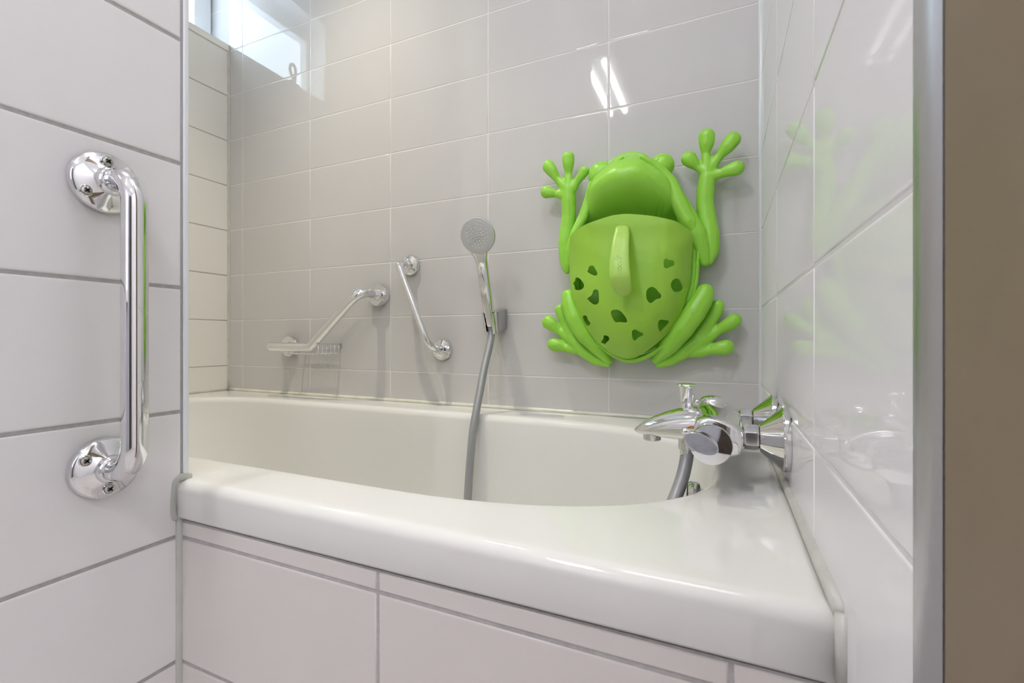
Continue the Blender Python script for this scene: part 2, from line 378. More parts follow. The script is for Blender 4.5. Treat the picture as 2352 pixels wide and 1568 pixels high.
# ------------------------------------------------------------------ bathtub
def tub():
    t = thing('bathtub', 'white built-in bathtub with rounded glossy rim, set into the tiled alcove', 'bathtub', (-4.8, 4.6, FLOOR + .6))
    x0, x1, y0, y1 = FARL + .01, RIGHT - .005, FRONT, BACK - .006
    # inner opening: two different ends
    def inner(a, off, z):
        c, s = cos(a), sin(a)
        n = 2.5
        ax = 2.35 if c > 0 else 2.5
        ex = 3.0 if c < 0 else 2.45
        cy = 4.55; by = 1.62
        cx = -2.42 if c > 0 else -6.95
        px = cx + math.copysign(abs(c) ** (2 / ex), c) * (ax - off)
        py = cy + math.copysign(abs(s) ** (2 / ex), s) * (by - off)
        return (px, py, z)
    N = 160
    # angular samples, plus straight runs between the two end centres
    loop = []
    half = [(-pi / 2 + pi * k / 48) for k in range(49)]
    def ring(off, z, endoff=0):
        R = [inner(a if abs(a) < pi / 2 - 1e-6 else a * .999999, off, z) for a in half]
        nS = 26
        a0 = R[-1]; L = [inner(pi - a if abs(a) < pi / 2 - 1e-6 else pi - a * .999999, off, z) for a in half[::-1]][::-1]
        L = [inner(pi / 2 + 1e-6 + (pi - 2e-6) * k / 48, off, z) for k in range(49)]
        out = list(R)
        for k in range(1, nS): out.append(tuple(Vector(a0).lerp(Vector(L[0]), k / nS)))
        out += L
        b0 = L[-1]
        for k in range(1, nS): out.append(tuple(Vector(b0).lerp(Vector(R[0]), k / nS)))
        if endoff:   # sloping back rest at the far left end
            out = [(p[0] + endoff * max(0, min(1, (-4.6 - p[0]) / 3.5)), p[1], p[2]) for p in out]
        return out
    I = ring(0, RIM)
    cx, cy = -4.8, 4.6
    # outer points: project every inner point outward on the rectangle
    def outer(p, inset, z):
        X0, X1, Y0, Y1 = x0 + inset, x1 - inset, y0 + inset, y1 - inset
        px = p[0]; py = p[1]
        # keep x for the straight sides, map the ends by angle around end centre
        if -6.6 <= px <= -2.7:
            return (px, Y1 if py > 4.55 else Y0, z)
        ccx = -2.7 if px > -2.7 else -6.6
        dx, dy = px - ccx, (py - 4.55)
        ex = (X1 - ccx) if dx > 0 else (X0 - ccx)
        sx = ex / dx if abs(dx) > 1e-9 else 1e9
        ey = (Y1 - 4.55) if dy > 0 else (Y0 - 4.55)
        sy = ey / dy if abs(dy) > 1e-9 else 1e9
        s = min(sx, sy)
        return (ccx + dx * s, 4.55 + dy * s, z)
    O = [outer(p, 0, RIM) for p in I]
    # snap the nearest sample to each rectangle corner
    for (qx, qy) in ((x0, y0), (x0, y1), (x1, y0), (x1, y1)):
        k = min(range(len(O)), key=lambda i: (O[i][0] - qx) ** 2 + (O[i][1] - qy) ** 2)
        O[k] = (qx, qy, RIM)
    rad = .085
    def oin(i, z):
        out = []
        for p in O:
            px, py = p[0], p[1]
            px = min(max(px, x0 + i), x1 - i); py = min(max(py, y0 + i), y1 - i)
            out.append((px, py, z))
        return out
    R = []
    R.append(oin(.05, RIM - .29)); R.append(oin(0.006, RIM - .295)); R.append(oin(0, RIM - .28)); R.append(oin(0, RIM - rad * 1.6))
    for k in range(0, 9):
        a = k / 8 * pi / 2
        R.append(oin(rad * (1 - cos(a)), RIM - rad * (1 - sin(a))))
    A = R[-1]
    lip = .11
    B = ring(-lip - .02, RIM)
    for tt in (.12, .5, .9):
        R.append([tuple(Vector(a).lerp(Vector(b), tt)) for a, b in zip(A, B)])
    for k in range(0, 11):
        a = k / 10 * radians(84)
        R.append(ring(-lip + lip * sin(a), RIM - lip * (1 - cos(a))))
    for z, off, eo in ((-.35, .02, .05), (-.7, .05, .18), (-1.2, .10, .4), (-1.7, .17, .65), (-2.1, .26, .85), (-2.35, .40, 1.0), (-2.48, .62, 1.12), (-2.52, .95, 1.2), (-2.53, 1.3, 1.2)):
        R.append(ring(off, RIM + z, eo))
    R.append([(p[0] * .5 + -4.6 * .5, 4.55 + (p[1] - 4.55) * .3, RIM - 2.54) for p in R[-1]])
    m = MB(); m.rings(R, caps=False); n = len(I)
    m.f.append(tuple((len(R) - 1) * n + i for i in range(n)))
    b = m.build('tub_shell', ACRYL, t)
    bm = bmesh.new(); bm.from_mesh(b.data); bmesh.ops.recalc_face_normals(bm, faces=bm.faces); bm.to_mesh(b.data); bm.free()
    return t
TUB = tub()
bp = TUB
# overflow knob on the tap end, inside the tub
ov = MB(); ov.lathe((-.07, 4.30, RIM - .31), (-1, -.10, .06), [(.02, 0), (.16, 0), (.16, .10), (.205, .12), (.212, .14), (.212, .19), (.19, .215), (.05, .225), (.001, .225)], 44)
ov.build('overflow_knob', CHROME, TUB, label='round chrome overflow knob')

# ------------------------------------------------------------------ grab bars
def flange(parent, org, axis, r, th, screws=(), dome=.045, coll=.1, flat=False):
    f = MB()
    if flat:
        prof = [(.001, 0), (r, 0), (r, th * .92), (r * .985, th), (coll * 1.25, th), (coll * 1.2, th + .035), (coll * .9, th + .05), (.001, th + .05)]
    else:
        prof = [(.001, 0), (r, 0), (r * 1.0, th * .45), (r * .975, th * .8), (r * .93, th), (r * .8, th + dome * .25), (r * .6, th + dome * .6), (coll * 1.25, th + dome), (coll * 1.18, th + dome + .03), (coll * 1.02, th + dome + .045), (.001, th + dome + .045)]
    f.lathe(org, axis, prof, 64)
    o = f.build('wall_flange', CHROME, parent)
    a = Vector(axis).normalized()
    for c in screws:
        s = MB(); c = Vector(c)
        s.lathe(c - a * .004, axis, [(.001, 0), (.038, 0), (.0385, .006), (.033, .012), (.030, .008)], 24)
        s.build('screw_cup', CHROME, o)
        h = MB(); h.lathe(c - a * .0, axis, [(.001, .0), (.030, .004), (.028, .012), (.018, .018), (.001, .020)], 20)
        e1 = a.orthogonal().normalized(); e2 = a.cross(e1)
        h.build('screw', SCREWM, o)
        x = MB()
        for q in (e1, e2):
            p = a.cross(q)
            cc = c + a * .0215
            vs = [cc + q * su * .017 + p * sv * .005 + a * sw * .003 for sw in (-1, 1) for su, sv in ((-1, -1), (1, -1), (1, 1), (-1, 1))]
            x.add(vs, [(3, 2, 1, 0), (4, 5, 6, 7), (0, 1, 5, 4), (1, 2, 6, 5), (2, 3, 7, 6), (3, 0, 4, 7)])
        x.build('screw_slot', DARK, o)
    return o

# bar on the near left wall
g = thing('grab_bar', 'vertical chrome grab bar with screwed round flanges on the near left tiled wall', 'grab bar', (WING, 1.83, -.91))
z1, z2, yb, xb = 1.096, -.908, 1.826, WING + .375
path = fillet([(WING + .02, yb, z1), (xb, yb, z1), (xb, yb, z2), (WING + .02, yb, z2)], .20, 14)
MB().tube(dens(path, .08), .0765, 28).build('bar', CHROME, g)
for zz, pxs in ((z1, ((246, 371), (197, 437))), (z2, ((196, 1058), (250, 1122)))):
    sp = [Vector(onX(px, py, WING + .094)) for px, py in pxs]
    cc = Vector((WING + .094, yb, zz))
    s3 = cc - (sum(((q - cc) for q in sp), Vector())).normalized() * .15
    sp.append(s3)
    flange(g, (WING, yb, zz), (1, 0, 0), .212, .055, sp, dome=.05, coll=.08)

# angled bar above the tub's far end, with a wire soap tray
g = thing('grab_bar', 'angled chrome grab bar on the back wall with a wire soap tray below it', 'grab bar', (-7.0, BACK, -.16))
yb = BACK - .55
path = fillet([(-8.071, BACK - .02, -.160), (-8.071, yb, -.160), onY(712, 797.5, yb), tuple(Vector(onY(797, 687, yb)) + Vector((.30, 0, .145))), (-5.787, BACK - .02, .803)], [.10, .16, .24], 12)
MB().tube(dens(path, .08), .086, 24).build('bar', CHROME, g)
for c in ((-8.071, BACK, -.160), (-5.787, BACK, .803)):
    flange(g, c, (0, -1, 0), .205, .11, flat=True, coll=.085)

tray = thing('soap_tray', 'small chrome wire soap tray under the angled grab bar', 'soap tray', (-7.2, 6.62, -.3))
m = MB()
xl, xr, zr, zb = -7.67, -6.76, -.105, -.285
zrl = -.185
for k in range(6):
    y = 6.35 + .1 * k
    m = MB(); m.tube(fillet([(xl, y, zrl), (xl, y, zb), (xr, y, zb), (xr, y, zr)], .05, 5), .0095, 8); m.build('wire', CHROME, tray)
for x, zz in ((xl, zrl), (xr, zr)):
    MB().tube([(x, 6.30 if x == xr else 6.36, zz), (x, BACK, zz)], .020, 12).build('end_rail', CHROME, tray)
MB().tube([(xl + .12, 6.34, zb - .015), (xl + .12, 6.87, zb - .012)], .0095, 8).build('cross_wire', CHROME, tray)
MB().tube([(xr - .12, 6.34, zb - .015), (xr - .12, 6.87, zb - .012)], .0095, 8).build('cross_wire', CHROME, tray)

# slim slanted bar
g = thing('grab_bar', 'slim slanted chrome grab bar on the back wall beside the hand shower', 'grab bar', (-4.76, BACK, -.19))
yb = BACK - .395
path = fillet([(-5.10, BACK - .02, 1.309), (-5.10, yb, 1.309), (-4.428, yb, -.194), (-4.428, BACK - .02, -.194)], [.13, .27], 12)
MB().tube(dens(path, .08), .056, 22).build('bar', CHROME, g)
for c in ((-5.10, BACK, 1.309), (-4.428, BACK, -.194)):
    flange(g, c, (0, -1, 0), .185, .07, dome=.035, coll=.07)

# ------------------------------------------------------------------ hand shower, holder, hose
hx = -3.305
hb = Vector((hx, 6.52, .20)); ht = Vector((hx, 6.13, 1.46))
ax = (ht - hb).normalized()
sh = thing('hand_shower', 'chrome hand shower with grey round spray head standing in its wall holder', 'hand shower', tuple(hb))
sidev = Vector((1, 0, 0)); fwd = sidev.cross(ax).normalized()
if fwd.y > 0: fwd = -fwd
L = (ht - hb).length
prof = [(0, .068, .068), (.02, .075, .075), (.14, .078, .078), (.145, .082, .082), (.30, .088, .086), (.55, .093, .086), (.80, .092, .08), (.98, .095, .075), (1.06, .105, .075), (1.15, .14, .07), (1.20, .16, .065)]
R = []
for s, a, b in prof:
    c = hb + ax * s + fwd * (0.0 if s < 1.0 else (s - 1.0) * .25)
    R.append([c + sidev * a * cos(q) + fwd * b * sin(q) for q in [2 * pi * k / 32 for k in range(32)]])
hd = MB(); hd.rings(R); hdl = hd.build('handle', CHROME, sh)
# long oval pad on the handle's front
ovl = MB(); Rr = []
for k in range(17):
    t = -1 + 2 * k / 16; w_ = .052 * sqrt(max(0, 1 - t * t)) + .001
    c = hb + ax * (.60 + .25 * t) + fwd * (.087)
    Rr.append([c + sidev * w_ * cos(q) + fwd * .010 * sin(q) * sqrt(max(.02, 1 - t * t)) for q in [2 * pi * j / 16 for j in range(16)]])
ovl.rings(Rr); ovl.build('oval_pad', CHROME_S, sh)
# head
hc = Vector(onY(1098, 541, 6.02))
hdir = (Vector((.10, -1.0, -.36))).normalized()
# lathed head facing hdir
mh = MB(); mh.lathe(hc, hdir, [(.001, -.15), (.10, -.15), (.19, -.12), (.25, -.06), (.272, -.01), (.272, .012), (.266, .022)], 56, caps=False); mh.build('head_housing', CHROME, sh)
mp = MB(); mp.lathe(hc, hdir, [(.267, .020), (.258, .030), (.232, .036), (.226, .033), (.219, .040), (.15, .046), (.001, .048)], 56, caps=False); plate = mp.build('spray_plate', SPRAY, sh)
e1 = hdir.cross(Vector((0, 0, 1))).normalized(); e2 = e1.cross(hdir)
noz = MB()
for rr, cnt, ph in ((.042, 6, 0), (.080, 11, .3), (.120, 15, .1), (.165, 19, 0)):
    for k in range(cnt):
        a = 2 * pi * k / cnt + ph
        c = hc + (e1 * cos(a) + e2 * sin(a)) * rr + hdir * (.048 - .03 * (rr / .22) ** 2 * .6)
        noz.lathe(c, hdir, [(.0125, -.01), (.0125, .006), (.009, .011), (.001, .012)], 10, caps=False)
noz.lathe(hc + hdir * .046, hdir, [(.016, -.01), (.016, .006), (.001, .008)], 12, caps=False)
noz.build('nozzles', NOZ, plate)

# holder
ho = thing('shower_holder', 'small chrome wall holder gripping the hand shower', 'shower holder', (hx, BACK, .02))
m = MB()
zt, zbm = .42, .0
m.add([(0, 0, 0), (hx + .10, BACK, .16), (hx + .10, BACK, .49), (hx - .10, BACK, .49), (hx - .10, BACK, .16),
       (hx + .095, 6.60, .10), (hx + .095, 6.60, .43), (hx - .08, 6.60, .43), (hx - .08, 6.60, .10)],
      [(1, 2, 6, 5), (2, 3, 7, 6), (3, 4, 8, 7), (4, 1, 5, 8), (5, 6, 7, 8), (1, 4, 3, 2)])
m.v = m.v[1:]; m.f = [tuple(i - 1 for i in f) for f in m.f]
bevel(m.build('holder_block', STEEL, ho, smooth=False), .0015)
cl = MB()
ca, cb = hb + ax * (-.115), hb + ax * (.215)
R = []
angs = [radians(-60 + (300) * k / 28) for k in range(29)]     # C-shaped clip, open to the front
for (cc, ro, ri) in ((ca, .095, .095), (cb, .115, .115)):
    pass
def carc(c, r): return [c + (sidev * cos(a) + fwd * sin(a)) * r for a in [radians(125 + 290 * k / 28) for k in range(29)]]
o0, o1, i1, i0 = carc(ca, .108), carc(cb, .118), carc(cb, .092), carc(ca, .088)
cl.rings([o0, o1, i1, i0, o0], caps=False, closed=False)
n = 29
cl.f += [(0, n, 2 * n, 3 * n), (n - 1 + 3 * n, n - 1 + 2 * n, n - 1 + n, n - 1)]; cl.m += [0, 0]
clo = cl.build('clip', CHROME, ho)
sm = clo.modifiers.new('w', 'EDGE_SPLIT'); sm.split_angle = radians(40)

# hose
pts = [hb - ax * .01, hb - ax * .10, Vector((hx - .005, 6.50, -.08)), Vector((hx - .03, 6.36, -.45)), Vector((hx - .035, 6.22, -.82)), Vector((hx - .04, 6.115, -1.10)), Vector((hx - .05, 6.04, -1.35)),
       Vector((hx - .06, 5.98, -1.75)), Vector((hx - .07, 5.92, -2.3)), Vector((hx - .05, 5.84, -2.9)), Vector((hx + .05, 5.5, -3.45)), Vector((hx + .6, 5.0, -3.58)), Vector((-1.9, 4.5, -3.585)),
       Vector((-1.3, 4.2, -3.4)), Vector((-.85, 4.15, -2.7)), Vector((-.62, 4.2, -2.1)), Vector((-.46, 4.3, -1.62)), Vector((-.34, 4.46, -1.28)), Vector((-.300, 4.55, -1.08)), Vector((-.300, 4.56, -.98))]
hs = MB(); hs.tube(catmull(pts, 10), .0585, 18)
HO = tag(hs.build('shower_hose', HOSEM), 'grey flexible shower hose hanging from hand shower into the tub and up to the tap', 'hose')

# ------------------------------------------------------------------ bath mixer tap
tp = thing('bath_mixer_tap', 'chrome bath mixer tap on the right wall above the tub rim', 'tap', (RIGHT, 4.575, -.78))
yF, yR, yC, zA = 4.13, 5.02, 4.575, -.775
for yy in (yF, yR):
    r = MB(); r.lathe((RIGHT, yy, zA), (-1, 0, 0), [(.001, 0), (.241, 0), (.243, .008), (.243, .040), (.236, .050), (.232, .052), (.11, .188), (.102, .196), (.001, .196)], 64)
    ro = r.build('wall_rosette', CHROME, tp); sm = ro.modifiers.new('w', 'EDGE_SPLIT'); sm.split_angle = radians(28)
    h = MB(); R = []
    for t, rr in ((.196, .088), (.206, .102), (.30, .102), (.312, .088)):
        R.append([(RIGHT - t, yy + rr * cos(a), zA + rr * sin(a)) for a in [pi / 6 + k * pi / 3 for k in range(6)]])
    h.rings(R); ho_ = h.build('hex_nut', CHROME_S, tp, smooth=False); bevel(ho_, .0012, 3, 30)
# body: superelliptic loft along Y
body = MB(); R = []
def sup(cx, cz, a, bt, bb, n, y, K=40):
    out = []
    for k in range(K):
        q = 2 * pi * k / K; c, s = cos(q), sin(q)
        px = cx + math.copysign(abs(c) ** (2 / n), c) * a
        pz = cz + math.copysign(abs(s) ** (2 / n), s) * (bt if s > 0 else bb)
        if s > 0:
            q_ = max(0.0, (px - cx) / a + .35) / 1.35
            pz = cz + (pz - cz) * (1 - .42 * q_ ** 1.3)
        out.append((px, y, pz))
    return out
for y, cx, a, bt, bb, n in ((3.90, -.035, .150, .13, .12, 3.2), (3.905, -.035, .168, .145, .134, 3.4), (3.93, -.033, .177, .155, .140, 3.6), (4.06, -.03, .178, .165, .142, 4.0), (4.16, -.03, .182, .175, .142, 4.0), (4.36, -.035, .188, .19, .14, 3.8),
                            (4.575, -.04, .195, .20, .14, 3.6), (4.79, -.035, .188, .19, .14, 3.8), (4.99, -.03, .182, .175, .142, 4.0), (5.09, -.03, .178, .165, .142, 4.0), (5.22, -.033, .177, .155, .140, 3.6), (5.245, -.035, .168, .145, .134, 3.4), (5.25, -.035, .15, .13, .12, 3.2)):
    R.append(sup(cx, zA + .01, a, bt, bb, n, y))
body.rings(R); bo = body.build('body', CHROME, tp)
# spout: loft along -X
sp = MB(); R = []
K = 40
for x, w, top, bot, n in ((-.02, .24, .17, -.09, 3.0), (-.14, .25, .165, -.115, 2.8), (-.24, .235, .158, -.145, 2.5), (-.36, .205, .135, -.152, 2.3), (-.48, .165, .095, -.150, 2.2), (-.58, .132, .05, -.147, 2.2),
                          (-.66, .10, .003, -.140, 2.1), (-.72, .07, -.04, -.130, 2.0), (-.757, .042, -.072, -.118, 2.0), (-.772, .018, -.09, -.104, 2.0), (-.776, .004, -.096, -.098, 2.0)):
    zc_ = zA + (top + bot) / 2 - .0; h_ = (top - bot) / 2
    ring_ = []
    for k in range(K):
        q = 2 * pi * k / K; c, s = cos(q), sin(q)
        # teardrop section: narrower at the top ridge, broad belly
        ww = w * (1 - .28 * max(0, s))
        ring_.append((x, yC + math.copysign(abs(c) ** (2 / n), c) * ww, zc_ + math.copysign(abs(s) ** (2 / n), s) * h_))
    R.append(ring_)
sp.rings(R); sp.build('spout', CHROME, tp)
ae = MB(); ae.lathe((-.61, yC, zA - .120), (0, 0, -1), [(.001, 0), (.082, 0), (.082, .055), (.074, .062), (.06, .060), (.001, .056)], 32); ae.build('aerator', CHROME_S, tp)
dv = MB(); dv.lathe((-.300, yC, zA + .11), (0, 0, 1), [(.001, 0), (.048, 0), (.048, .075), (.062, .085), (.062, .215), (.066, .222), (.085, .228), (.087, .238), (.080, .248), (.04, .256), (.001, .258)], 40); dv.build('diverter_knob', CHROME, tp)
cu = MB(); cu.lathe((-.300, 4.56, zA - .12), (0, 0, -1), [(.001, 0), (.072, 0), (.072, .030), (.075, .034), (.075, .115), (.060, .120), (.060, .215), (.001, .215)], 40); cu.build('hose_collar', CHROME_S, tp)
dm = MB(); dm.lathe((-.085, 4.66, zA + .12), (0, 0, 1), [(.12, 0), (.12, .06), (.113, .09), (.09, .115), (.05, .13), (.001, .135)], 40); dm.build('top_cap', CHROME, tp)
# end knobs with a petal lever
for sgn, y0 in ((-1, 3.88), (1, 5.27)):
    kn = MB(); kn.lathe((-.078, y0, zA + .015), (0, sgn, 0), [(.001, 0), (.118, 0), (.132, .05), (.134, .10), (.130, .12), (.001, .125)] if sgn > 0 else
                        [(.001, 0), (.118, 0), (.125, .08), (.138, .20), (.144, .245), (.140, .262), (.001, .268)], 56)
    ko = kn.build('control_knob', CHROME, tp); s_ = ko.modifiers.new('w', 'EDGE_SPLIT'); s_.split_angle = radians(50)
    lv = MB(); R = []
    ang = radians(-24); cxl = -.078 - .062; czl = zA + .015 + .018
    yf = (y0 - .268) if sgn < 0 else (y0 + .125)
    for d, sc_ in ((0.0, .92), (.03, .98), (.052, 1.0), (.062, .985), (.066, .94), (.066, .02)):
        rr_ = []
        for k in range(44):
            q = 2 * pi * k / 44
            a_, b_ = .122 * cos(q) * sc_, .066 * sin(q) * sc_
            rr_.append((cxl + a_ * cos(ang) - b_ * sin(ang), yf + sgn * d, czl + a_ * sin(ang) + b_ * cos(ang)))
        R.append(rr_)
    lv.rings(R); lo = lv.build('lever', CHROME_S, tp); s_ = lo.modifiers.new('w', 'EDGE_SPLIT'); s_.split_angle = radians(28)
    nb = MB(); nb.lathe((cxl - .105, yf + sgn * (-.02 if sgn < 0 else .0) , czl + .062), (-.75, 0, .3), [(.001, -.05), (.024, -.04), (.030, 0), (.026, .022), (.010, .034), (.001, .036)], 20)
    nb.build('lever_tip', CHROME, tp)

# ------------------------------------------------------------------ frog toy holder
fg = thing('frog_bath_toy_holder', 'bright green frog shaped toy scoop holder stuck on the back wall above the tap', 'bath toy holder', (-1.16, BACK, -.35))
def FP(px, py, d):      # picture point carried onto the plane d courses out of the wall
    return Vector(onY(px, py, BACK - d))
def remesh(o, vox=.0022, it=8, fac=.6):
    r = o.modifiers.new('fuse', 'REMESH'); r.mode = 'VOXEL'; r.voxel_size = vox; r.use_smooth_shade = True
    s = o.modifiers.new('soft', 'SMOOTH'); s.factor = fac; s.iterations = it
    return o
_ico = bmesh.new(); bmesh.ops.create_icosphere(_ico, subdivisions=2, radius=1.0)
ICV = [v.co.copy() for v in _ico.verts]; ICF = [tuple(v.index for v in f.verts) for f in _ico.faces]; _ico.free()
def blob(mb, c, r, fy=.8):
    mb.add([(c[0] + v.x * r, c[1] + v.y * r * fy, c[2] + v.z * r) for v in ICV], ICF)
def chain(mb, pts, fy=.8):   # pts: (px, py, r_px, depth of the centre)
    Q = []
    for px, py, r, d in pts:
        c = FP(px, py, d); Q.append((c, r * depth(c) / F))
    for (c0, r0), (c1, r1) in zip(Q[:-1], Q[1:]):
        n = max(2, int((c1 - c0).length / (.30 * min(r0, r1) + 1e-4)))
        n = min(n, 26)
        for k in range(n):
            t = k / n; blob(mb, c0.lerp(c1, t), r0 + (r1 - r0) * t, fy)
    blob(mb, Q[-1][0], Q[-1][1], fy)

# right arm (picture right), hand raised
a = MB()
palm = (1625, 396, 15, .27)
chain(a, [(1582, 364, 18, .30), (1588, 371, 15.5, .30), (1602, 383, 9, .28), palm])
chain(a, [(1623, 314, 19.5, .30), (1623, 328, 18, .30), (1621, 350, 10, .28), palm])
chain(a, [(1683, 321, 19, .30), (1671, 336, 17, .30), (1655, 354, 11, .28), (1636, 380, 12, .27), palm])
chain(a, [(1692, 386, 18, .30), (1676, 391, 15, .30), (1656, 398, 11.5, .28), (1634, 404, 15, .27)])
chain(a, [palm, (1624, 410, 19, .26), (1621, 432, 20.5, .25), (1619, 468, 20, .24), (1624, 506, 22, .24), (1631, 542, 21.5, .26), (1634, 574, 18, .26), (1628, 598, 12, .26)])
ar = remesh(a.build('arm', GREEN, fg))
a = MB()
chain(a, [(1560, 450, 13, .34), (1570, 480, 20, .34), (1581, 507, 24, .34), (1598, 540, 26, .33), (1611, 572, 21, .30), (1620, 600, 12, .28)])
chain(a, [(1590, 590, 18, .26), (1612, 598, 14, .26), (1624, 602, 10, .26)])
remesh(a.build('upper_arm', GREEN, fg))
# left arm
a = MB(); palm = (1305, 436, 16, .27)
chain(a, [(1255, 441, 15, .30), (1262, 442, 13, .30), (1278, 445, 8.5, .28), (1296, 447, 14, .27)])
chain(a, [(1260, 382, 15.5, .30), (1267, 392, 14, .30), (1280, 411, 9, .28), palm])
chain(a, [(1305, 362, 15.5, .30), (1305.5, 374, 14.5, .30), (1306, 398, 8.8, .28), palm])
chain(a, [(1342, 393, 12.5, .30), (1337, 401, 11.5, .30), (1325, 417, 9, .28), (1313, 434, 13, .27)])
chain(a, [palm, (1306, 462, 18.5, .26), (1307, 494, 17.5, .24), (1303, 526, 18, .24), (1298, 556, 17, .26), (1297.5, 585, 15, .26), (1299, 611, 11, .26), (1302, 623, 7, .26)])
remesh(a.build('arm', GREEN, fg))
a = MB()
chain(a, [(1352, 436, 4, .36), (1346, 466, 8, .34), (1339, 500, 13, .32), (1326, 540, 19, .32), (1316, 575, 20, .30), (1307, 605, 13, .28), (1302, 622, 8, .26)])
remesh(a.build('upper_arm', GREEN, fg))
# legs
a = MB()
chain(a, [(1619, 671, 21, .32), (1612, 690, 25, .34), (1594, 718, 27, .36), (1566, 756, 27, .36), (1535, 794, 23, .30), (1508, 824, 13, .2)])
remesh(a.build('thigh', GREEN, fg))
a = MB()
chain(a, [(1306, 681, 18, .32), (1309, 700, 20.5, .34), (1320, 730, 22, .36), (1341, 765, 22, .34), (1368, 796, 18, .28), (1398, 828, 10, .2)])
remesh(a.build('thigh', GREEN, fg))
a = MB()
chain(a, [(1647, 704, 17, .20), (1642, 717, 17, .20), (1628, 740, 15, .20), (1606, 772, 18, .20)])
chain(a, [(1686, 736, 17.5, .20), (1674, 744, 16.5, .20), (1651, 757, 12, .19), (1624, 776, 15, .19), (1600, 790, 18, .19)])
chain(a, [(1668, 797, 18.5, .20), (1655, 799, 17, .20), (1632, 803, 12, .19), (1606, 808, 14, .19), (1585, 808, 15, .19)])
chain(a, [(1618, 756, 14, .20), (1603, 782, 19, .20), (1574, 804, 19, .20), (1543, 825, 15, .19), (1514, 837, 9, .18)])
remesh(a.build('foot', GREEN, fg))
a = MB()
chain(a, [(1286, 711, 13, .20), (1290, 722, 13, .20), (1300, 745, 11, .20), (1314, 772, 13, .20)])
chain(a, [(1260, 740, 16.5, .20), (1266, 744, 16, .20), (1283, 758, 10.5, .19), (1304, 774, 13, .19), (1322, 790, 13, .19)])
chain(a, [(1272, 791, 16, .20), (1279, 792, 15.5, .20), (1298, 798, 10.5, .19), (1322, 803, 12, .19)])
chain(a, [(1306, 762, 11, .20), (1318, 784, 15, .20), (1340, 807, 15, .20), (1366, 826, 13, .19), (1396, 836, 8, .18)])
remesh(a.build('foot', GREEN, fg))
# eyes
for px, py, r in ((1520, 381, 28), (1382, 402, 31)):
    e = MB(); c = FP(px, py, .30); rr = r * depth(c) / F
    e.lathe(c + Vector((0, rr * .8, 0)), (0, -1, 0), [(rr * sin(q), rr * .8 - rr * .8 * cos(q)) for q in [pi * k / 28 for k in range(29)]], 48, caps=False)
    e.build('eye', GREEN, fg)

# head hood + pod back: height field solid over the outline
OUT = [(1326, 534), (1333, 502), (1341, 478), (1346, 448), (1352, 424), (1368, 400), (1398, 373), (1426, 355), (1456, 349), (1481, 355), (1500, 369), (1524, 387), (1545, 405), (1556, 424), (1568, 455), (1581, 486), (1598, 522), (1606, 560),
       (1606, 610), (1601, 660), (1588, 705), (1566, 748), (1534, 789), (1500, 816), (1466, 830), (1436, 831), (1400, 815), (1364, 783), (1336, 742), (1319, 695), (1310, 640), (1310, 590), (1314, 556)]
outw = [FP(x, y, .34) for x, y in OUT]
outl = catmull([(p.x, 0, p.z) for p in outw], 5, closed=True)
cen = Vector((-1.16, 0, 1.05))
zS = FP(1456, 505, .4).z       # line where the scoop's mouth opens
zTop = max(p.z for p in outl)
def dpt(x, z, r):
    # protrusion of the inner surface: hood bulging over the mouth, hollow pod below
    if z > zS:
        u = (z - zS) / (zTop - zS)
        bulge = .10 + .66 * min(1.0, (u / .58)) ** .85 if u < .58 else .76 - .20 * ((u - .58) / .42) ** 2
        q = max(0.0, 1 - r ** 5)
        return .34 * (r ** 3) + bulge * q * 1.0 if u > .02 else .1 + .24 * r ** 6
    return .09
def head_mesh():
    m = MB(); n = len(outl); R = []
    # outer skirt from the wall to the lip
    for d, s in ((0.012, .93), (.05, .975), (.20, 1.0), (.33, 1.005), (.375, .995), (.385, .975), (.37, .955)):
        R.append([(cen.x + (p.x - cen.x) * s, BACK - d, cen.z + (p.z - cen.z) * s) for p in outl])
    for r in (.94, .92, .89, .85, .80, .74, .67, .59, .5, .41, .32, .22, .12, .04):
        ring_ = []
        for p in outl:
            x = cen.x + (p.x - cen.x) * r; z = cen.z + (p.z - cen.z) * r
            # blend near the mouth line
            vals = 0; 
            for dz in (-.06, 0, .06): vals += dpt(x, z + dz, r)
            ring_.append((x, BACK - vals / 3, z))
        R.append(ring_)
    m.rings(R, caps=True)
    return m
hm = head_mesh()
pod = hm.build('back_shell', GREEN, fg)
bm = bmesh.new(); bm.from_mesh(pod.data); bmesh.ops.recalc_face_normals(bm, faces=bm.faces); bm.to_mesh(pod.data); bm.free()

a = MB()
chain(a, [(1474, 360, 6, .50), (1500, 376, 9, .46), (1524, 396, 12, .42), (1542, 420, 15, .40), (1554, 450, 17, .40), (1566, 480, 19, .40), (1580, 508, 19, .40), (1592, 530, 14, .38)])
remesh(a.build('shoulder_ridge', GREEN, fg))
a = MB()
chain(a, [(1588, 548, 10, .36), (1593, 580, 11, .33), (1592, 620, 12, .32), (1586, 660, 13, .32), (1574, 705, 14, .31), (1553, 746, 13, .29), (1524, 785, 11, .26)])
remesh(a.build('pod_side', GREEN, fg))
a = MB()
chain(a, [(1430, 362, 5, .50), (1402, 381, 6, .46), (1378, 404, 7, .42), (1360, 436, 7, .40), (1350, 470, 7.5, .40), (1342, 500, 9, .40), (1330, 522, 9, .40), (1318, 545, 9, .38)])
remesh(a.build('shoulder_ridge', GREEN, fg))
